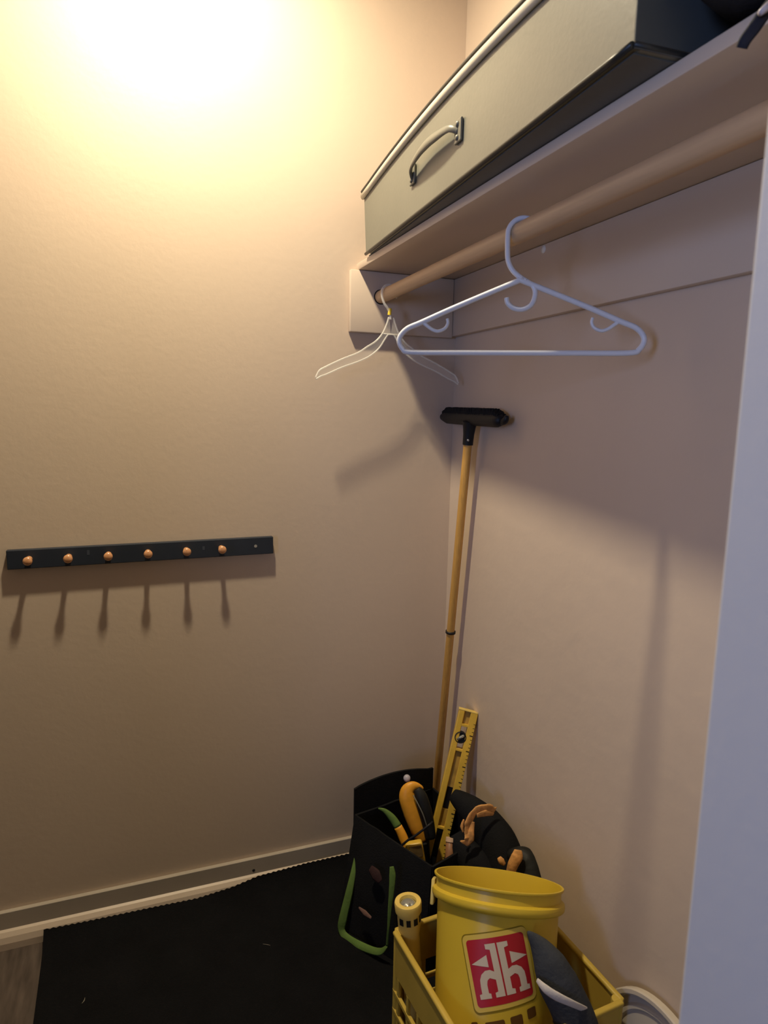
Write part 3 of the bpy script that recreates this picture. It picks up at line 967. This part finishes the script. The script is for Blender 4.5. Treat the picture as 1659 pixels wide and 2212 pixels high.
zax = Vector((0, 0, 1))
for sx, sy in ((-1, 0), (1, 0), (0, -1), (0, 1)):
    if sx:
        c, u, nrm = qp(sx * (CS / 2 - CT / 2), 0, 0), cb, ca
    else:
        c, u, nrm = qp(0, sy * (CS / 2 - CT / 2), 0), ca, cb
    W = CS - 2 * CT - 0.001
    bm = BM()
    obox(bm, c + zax * (CH - 0.046), u, nrm, zax, W, CT - 0.001, 0.092, bevel=0.001)
    obox(bm, c + zax * (CB + 0.022), u, nrm, zax, W, CT - 0.001, 0.040, bevel=0.001)
    side = link('side_panel', bm, M['crate'], crate)
    z0, z1 = CB + 0.042, CH - 0.092
    for k in range(7):                             # lattice between the bands
        uu = -W / 2 + W * (k + .5) / 7
        bm = BM()
        obox(bm, c + u * uu + zax * ((z0 + z1) / 2), u, nrm, zax, 0.010, CT - 0.001, z1 - z0, bevel=0.001, segs=1)
        link('lattice_bar', bm, M['crate'], side)
    for k in range(2):
        zz = z0 + (z1 - z0) * (k + 1) / 3
        bm = BM()
        obox(bm, c + zax * zz, u, nrm, zax, W, CT + 0.001, 0.010, bevel=0.001, segs=1)
        link('lattice_bar', bm, M['crate'], side)
    bm = BM()
    n0 = 9
    obox(bm, c + zax * (CH + 0.0005), u, nrm, zax, W + 0.006, 0.0125, 0.010, bevel=0.004, segs=3)
    link('rim', bm, M['crate'], side, smooth=True, angle=60)
for sx in (-1, 1):
    for sy in (-1, 1):
        bm = BM()
        lathe(bm, qp(sx * (CS / 2 - 0.011), sy * (CS / 2 - 0.011), CB), zax, [(0, 0), (0, 0.011), (CH - CB, 0.0115), (CH - CB + 0.004, 0.0105), (CH - CB + 0.0055, 0.0)], 12)
        link('corner_post', bm, M['crate'], crate, smooth=True, angle=50)
bm = BM()
for k in range(9):
    o = -CS / 2 + CS * (k + .5) / 9
    obox(bm, qp(o, 0, CB + 0.004), ca, cb, zax, 0.014, CS - 0.02, 0.006)
    obox(bm, qp(0, o, CB + 0.004), ca, cb, zax, CS - 0.02, 0.014, 0.0058)
link('crate_floor', bm, M['crate'], crate)

# ------------------------------------------------------------------ bucket leaning in the crate
BP = Vector((-0.18986, -0.67407, 0.40723))
BA = Vector((0.2449, 0.40837, 0.87935)).normalized()
BH = 0.372
e1 = BA.cross(Vector((0, 0, 1))).normalized()
e2 = BA.cross(e1)


def brad(h):
    return 0.1275 - 0.045 * h


bk = thing('yellow_bucket', 'yellow plastic bucket with a red hardware shop logo leaning in the crate', 'bucket', BP - BA * BH)
prof = [(-BH, 0), (-BH, brad(BH) - 0.004), (-BH + 0.004, brad(BH)), (-0.072, brad(0.072)), (-0.050, brad(0.050)), (-0.046, brad(.046) + 0.0005), (-0.043, 0.1345), (-0.040, 0.1372), (-0.033, 0.1382), (-0.028, 0.1372), (-0.0255, 0.1340), (-0.024, 0.1300),
        (-0.012, 0.1305), (-0.006, 0.1312), (-0.0045, 0.1350), (-0.002, 0.1360), (0, 0.1355), (0.0006, 0.1335), (0, 0.1310), (-0.012, 0.1282), (-0.05, 0.1245), (-BH + 0.008, brad(BH) - 0.004), (-BH + 0.006, 0)]
bm = BM(); lathe(bm, BP, BA, prof, 72, ref=e1)
link('bucket_shell', bm, M['bucket'], bk, smooth=True, angle=40)


def bpoint(ang, h, off):
    r = brad(h) + off
    return BP - BA * h + e1 * (r * math.cos(ang)) + e2 * (r * math.sin(ang))


bm = BM()
earc = math.radians(-182)
for q in (0,):
    c = bpoint(earc, 0.040, 0.010)
    nr = (e1 * math.cos(earc) + e2 * math.sin(earc))
    tg = BA.cross(nr)
    obox(bm, c, tg, nr, BA, 0.034, 0.008, 0.050, bevel=0.003)
link('handle_ear', bm, M['bucket_pale'], bk, smooth=True, angle=40)

LOGO_A, LOGO_H, LOGO_ROT, LW_, LHT = math.radians(-85.8), 0.1345, math.radians(-16.5), 0.1130, 0.1090


def wrap(poly, off, thick=0.0):
    """flat print: polygon in logo units (u right, v down, origin top left) laid on the bucket's side"""
    bm = BM()
    vs = [bm.verts.new((u, v, 0)) for u, v in poly]
    bm.faces.new(vs)
    bmesh.ops.triangulate(bm, faces=bm.faces[:])
    for k in range(-4, 45):
        x = k / 40
        bmesh.ops.bisect_plane(bm, geom=bm.verts[:] + bm.edges[:] + bm.faces[:], plane_co=(x, 0, 0), plane_no=(1, 0, 0))
    for k in range(-2, 24, 2):
        bmesh.ops.bisect_plane(bm, geom=bm.verts[:] + bm.edges[:] + bm.faces[:], plane_co=(0, k / 20, 0), plane_no=(0, 1, 0))
    cr, sr = math.cos(LOGO_ROT), math.sin(LOGO_ROT)
    for v in bm.verts:
        x, y = (v.co.x - .5) * LW_, (v.co.y - .5) * LHT
        xr, yr = x * cr - y * sr, x * sr + y * cr
        v.co = bpoint(LOGO_A + xr / brad(LOGO_H), LOGO_H + yr, off)
    return bm


def rrect(x0, y0, x1, y1, r, n=6):
    out = []
    for cx_, cy_, a0 in ((x1 - r, y0 + r, -90), (x1 - r, y1 - r, 0), (x0 + r, y1 - r, 90), (x0 + r, y0 + r, 180)):
        for k in range(n + 1):
            a = math.radians(a0 + 90 * k / n)
            out.append((cx_ + r * math.cos(a), cy_ + r * math.sin(a)))
    return out


lg = link('logo_outline', wrap(rrect(-0.085, -0.095, 1.065, 1.10, 0.10), 0.0003), M['logo_olive'], bk)
link('logo_border', wrap(rrect(-0.065, -0.075, 1.065, 1.070, 0.09), 0.0006), M['logo_border'], lg)
link('logo_field', wrap(rrect(0.0, 0.0, 1.0, 1.0, 0.06), 0.0009), M['logo_red'], lg)
CX = 0.515
shapes = [
    [(.014, .085), (.190, .085), (.190, .160), (.120, .175), (.120, .80), (.170, .815), (.170, .885), (.014, .885)],
    [(.120, .505), (.190, .470), (.270, .475), (.345, .525), (.385, .60), (.395, .70), (.395, .805), (.440, .815), (.440, .885), (.245, .885), (.245, .815), (.280, .805), (.280, .68), (.262, .62), (.215, .59), (.120, .625)],
    [(.195, .245), (.480, .365), (.195, .430)],
]
for sg in (-1, 1):
    for p in shapes:
        poly = [(CX + sg * u, v) for u, v in p]
        link('logo_mark', wrap(poly if sg > 0 else poly[::-1], 0.0012), M['logo_white'], lg)
for u0, u1, v0 in ((-0.18, -0.06, 1.19), (0.06, 0.40, 1.215), (0.50, 0.72, 1.21), (0.82, 1.00, 1.18)):
    link('print_mark', wrap(rrect(u0, v0, u1, v0 + 0.16, 0.03), 0.0006), M['print_brown'], bk)

# torch standing in the crate corner
t0, t1 = Vector((-0.349, -0.628, CB + 0.008)), Vector((-0.3675, -0.6045, 0.3500))
td = (t1 - t0).normalized()
TL = (t1 - t0).length
fl = thing('flashlight', 'tan yellow flashlight standing lens up in the crate corner', 'flashlight', t0)
bm = BM(); lathe(bm, t0, td, [(0, 0), (0, 0.019), (0.01, 0.021), (TL - 0.075, 0.021), (TL - 0.055, 0.0245), (TL - 0.022, 0.0250), (TL - 0.0215, 0)], 28)
fb = link('torch_body', bm, M['torch'], fl, smooth=True, angle=45)
bm = BM(); lathe(bm, t0, td, [(TL - 0.022, 0.024), (TL - 0.021, 0.0285), (TL - 0.004, 0.0295), (TL, 0.0280), (TL + 0.0008, 0.0250), (TL, 0.0185), (TL - 0.006, 0.0175)], 32)
link('head_ring', bm, M['torch'], fl, smooth=True, angle=45)
bm = BM(); lathe(bm, t0, td, [(TL - 0.007, 0.0176), (TL - 0.003, 0.014), (TL - 0.001, 0.007), (TL - 0.0005, 0)], 28)
link('lens', bm, M['lens'], fl, smooth=True)
vd = (CAM - t1); vd = (vd - td * vd.dot(td)).normalized()
sd = td.cross(vd)
for q in (-0.05, 0.60, 1.25, -0.7):
    dr = vd * math.cos(q) + sd * math.sin(q)
    bm = BM(); obox(bm, t0 + td * (TL - 0.035) + dr * 0.0246, td.cross(dr), dr, td, 0.0090, 0.0030, 0.014)
    link('vent_slot', bm, M['dark'], fb)

# blue-grey fabric tucked between bucket and crate
bc = thing('blue_cloth', 'blue-grey fabric bundle with a white stripe tucked beside the bucket logo', 'cloth', at(1245, 2290, 1.24))
bm = BM()
pts = catmull([at(1140, 2012, 1.262), at(1164, 2042, 1.258), at(1186, 2080, 1.250), at(1205, 2122, 1.244), at(1228, 2168, 1.240), at(1246, 2215, 1.238), at(1256, 2265, 1.240)], 5)
tube(bm, pts, [0.002, 0.018, 0.031, 0.038, 0.038, 0.040, 0.038], 18, flat=0.72, up=-fwd, swap=True)
cl = link('cloth_body', bm, M['blue_cloth'], bc, smooth=True)
bm = BM()
tube(bm, catmull([at(1160, 2117, 1.226), at(1178, 2136, 1.210), at(1204, 2153, 1.203), at(1236, 2168, 1.205), at(1262, 2180, 1.220), at(1277, 2190, 1.236)], 5), [0.004, 0.0080, 0.0085, 0.0070, 0.0062, 0.004], 8, flat=0.35, up=-fwd, swap=True)
link('white_stripe', bm, M['white_stripe'], cl, smooth=True)

# round lid leaning on the wall behind the crate's near corner
LT = math.radians(3.5)
ln = Vector((-math.cos(LT), 0, math.sin(LT)))
lc = Vector((-0.0235, -0.990, 0.0092 + 0.1585))
pa = thing('round_lid', 'greyish white round lid standing against the right wall behind the crate corner', 'lid', (lc.x, lc.y, 0.0092))
bm = BM(); lathe(bm, lc, ln, [(-0.006, 0), (-0.006, 0.150), (-0.004, 0.1575), (0.008, 0.1585), (0.0105, 0.1560), (0.0105, 0.1490), (0.008, 0.1465), (-0.002, 0.1450), (-0.003, 0.132), (0.0005, 0.128), (0.0005, 0.122), (-0.003, 0.118), (-0.003, 0)], 64, ref=(0, 1, 0))
link('lid_disc', bm, M['pail'], pa, smooth=True, angle=35)
bm = BM(); tube(bm, catmull([lc + ln * 0.0000 + Vector((0, 0.045, 0.055)), lc + ln * 0.0002 + Vector((0, 0.01, 0.075)), lc + ln * 0.0000 + Vector((0, -0.04, 0.062))], 4), [0.006, 0.020, 0.006], 10, flat=0.2, up=ln, swap=True)
link('lid_patch', bm, M['pail_in'], pa, smooth=True)  # low brown patch on the lid's face
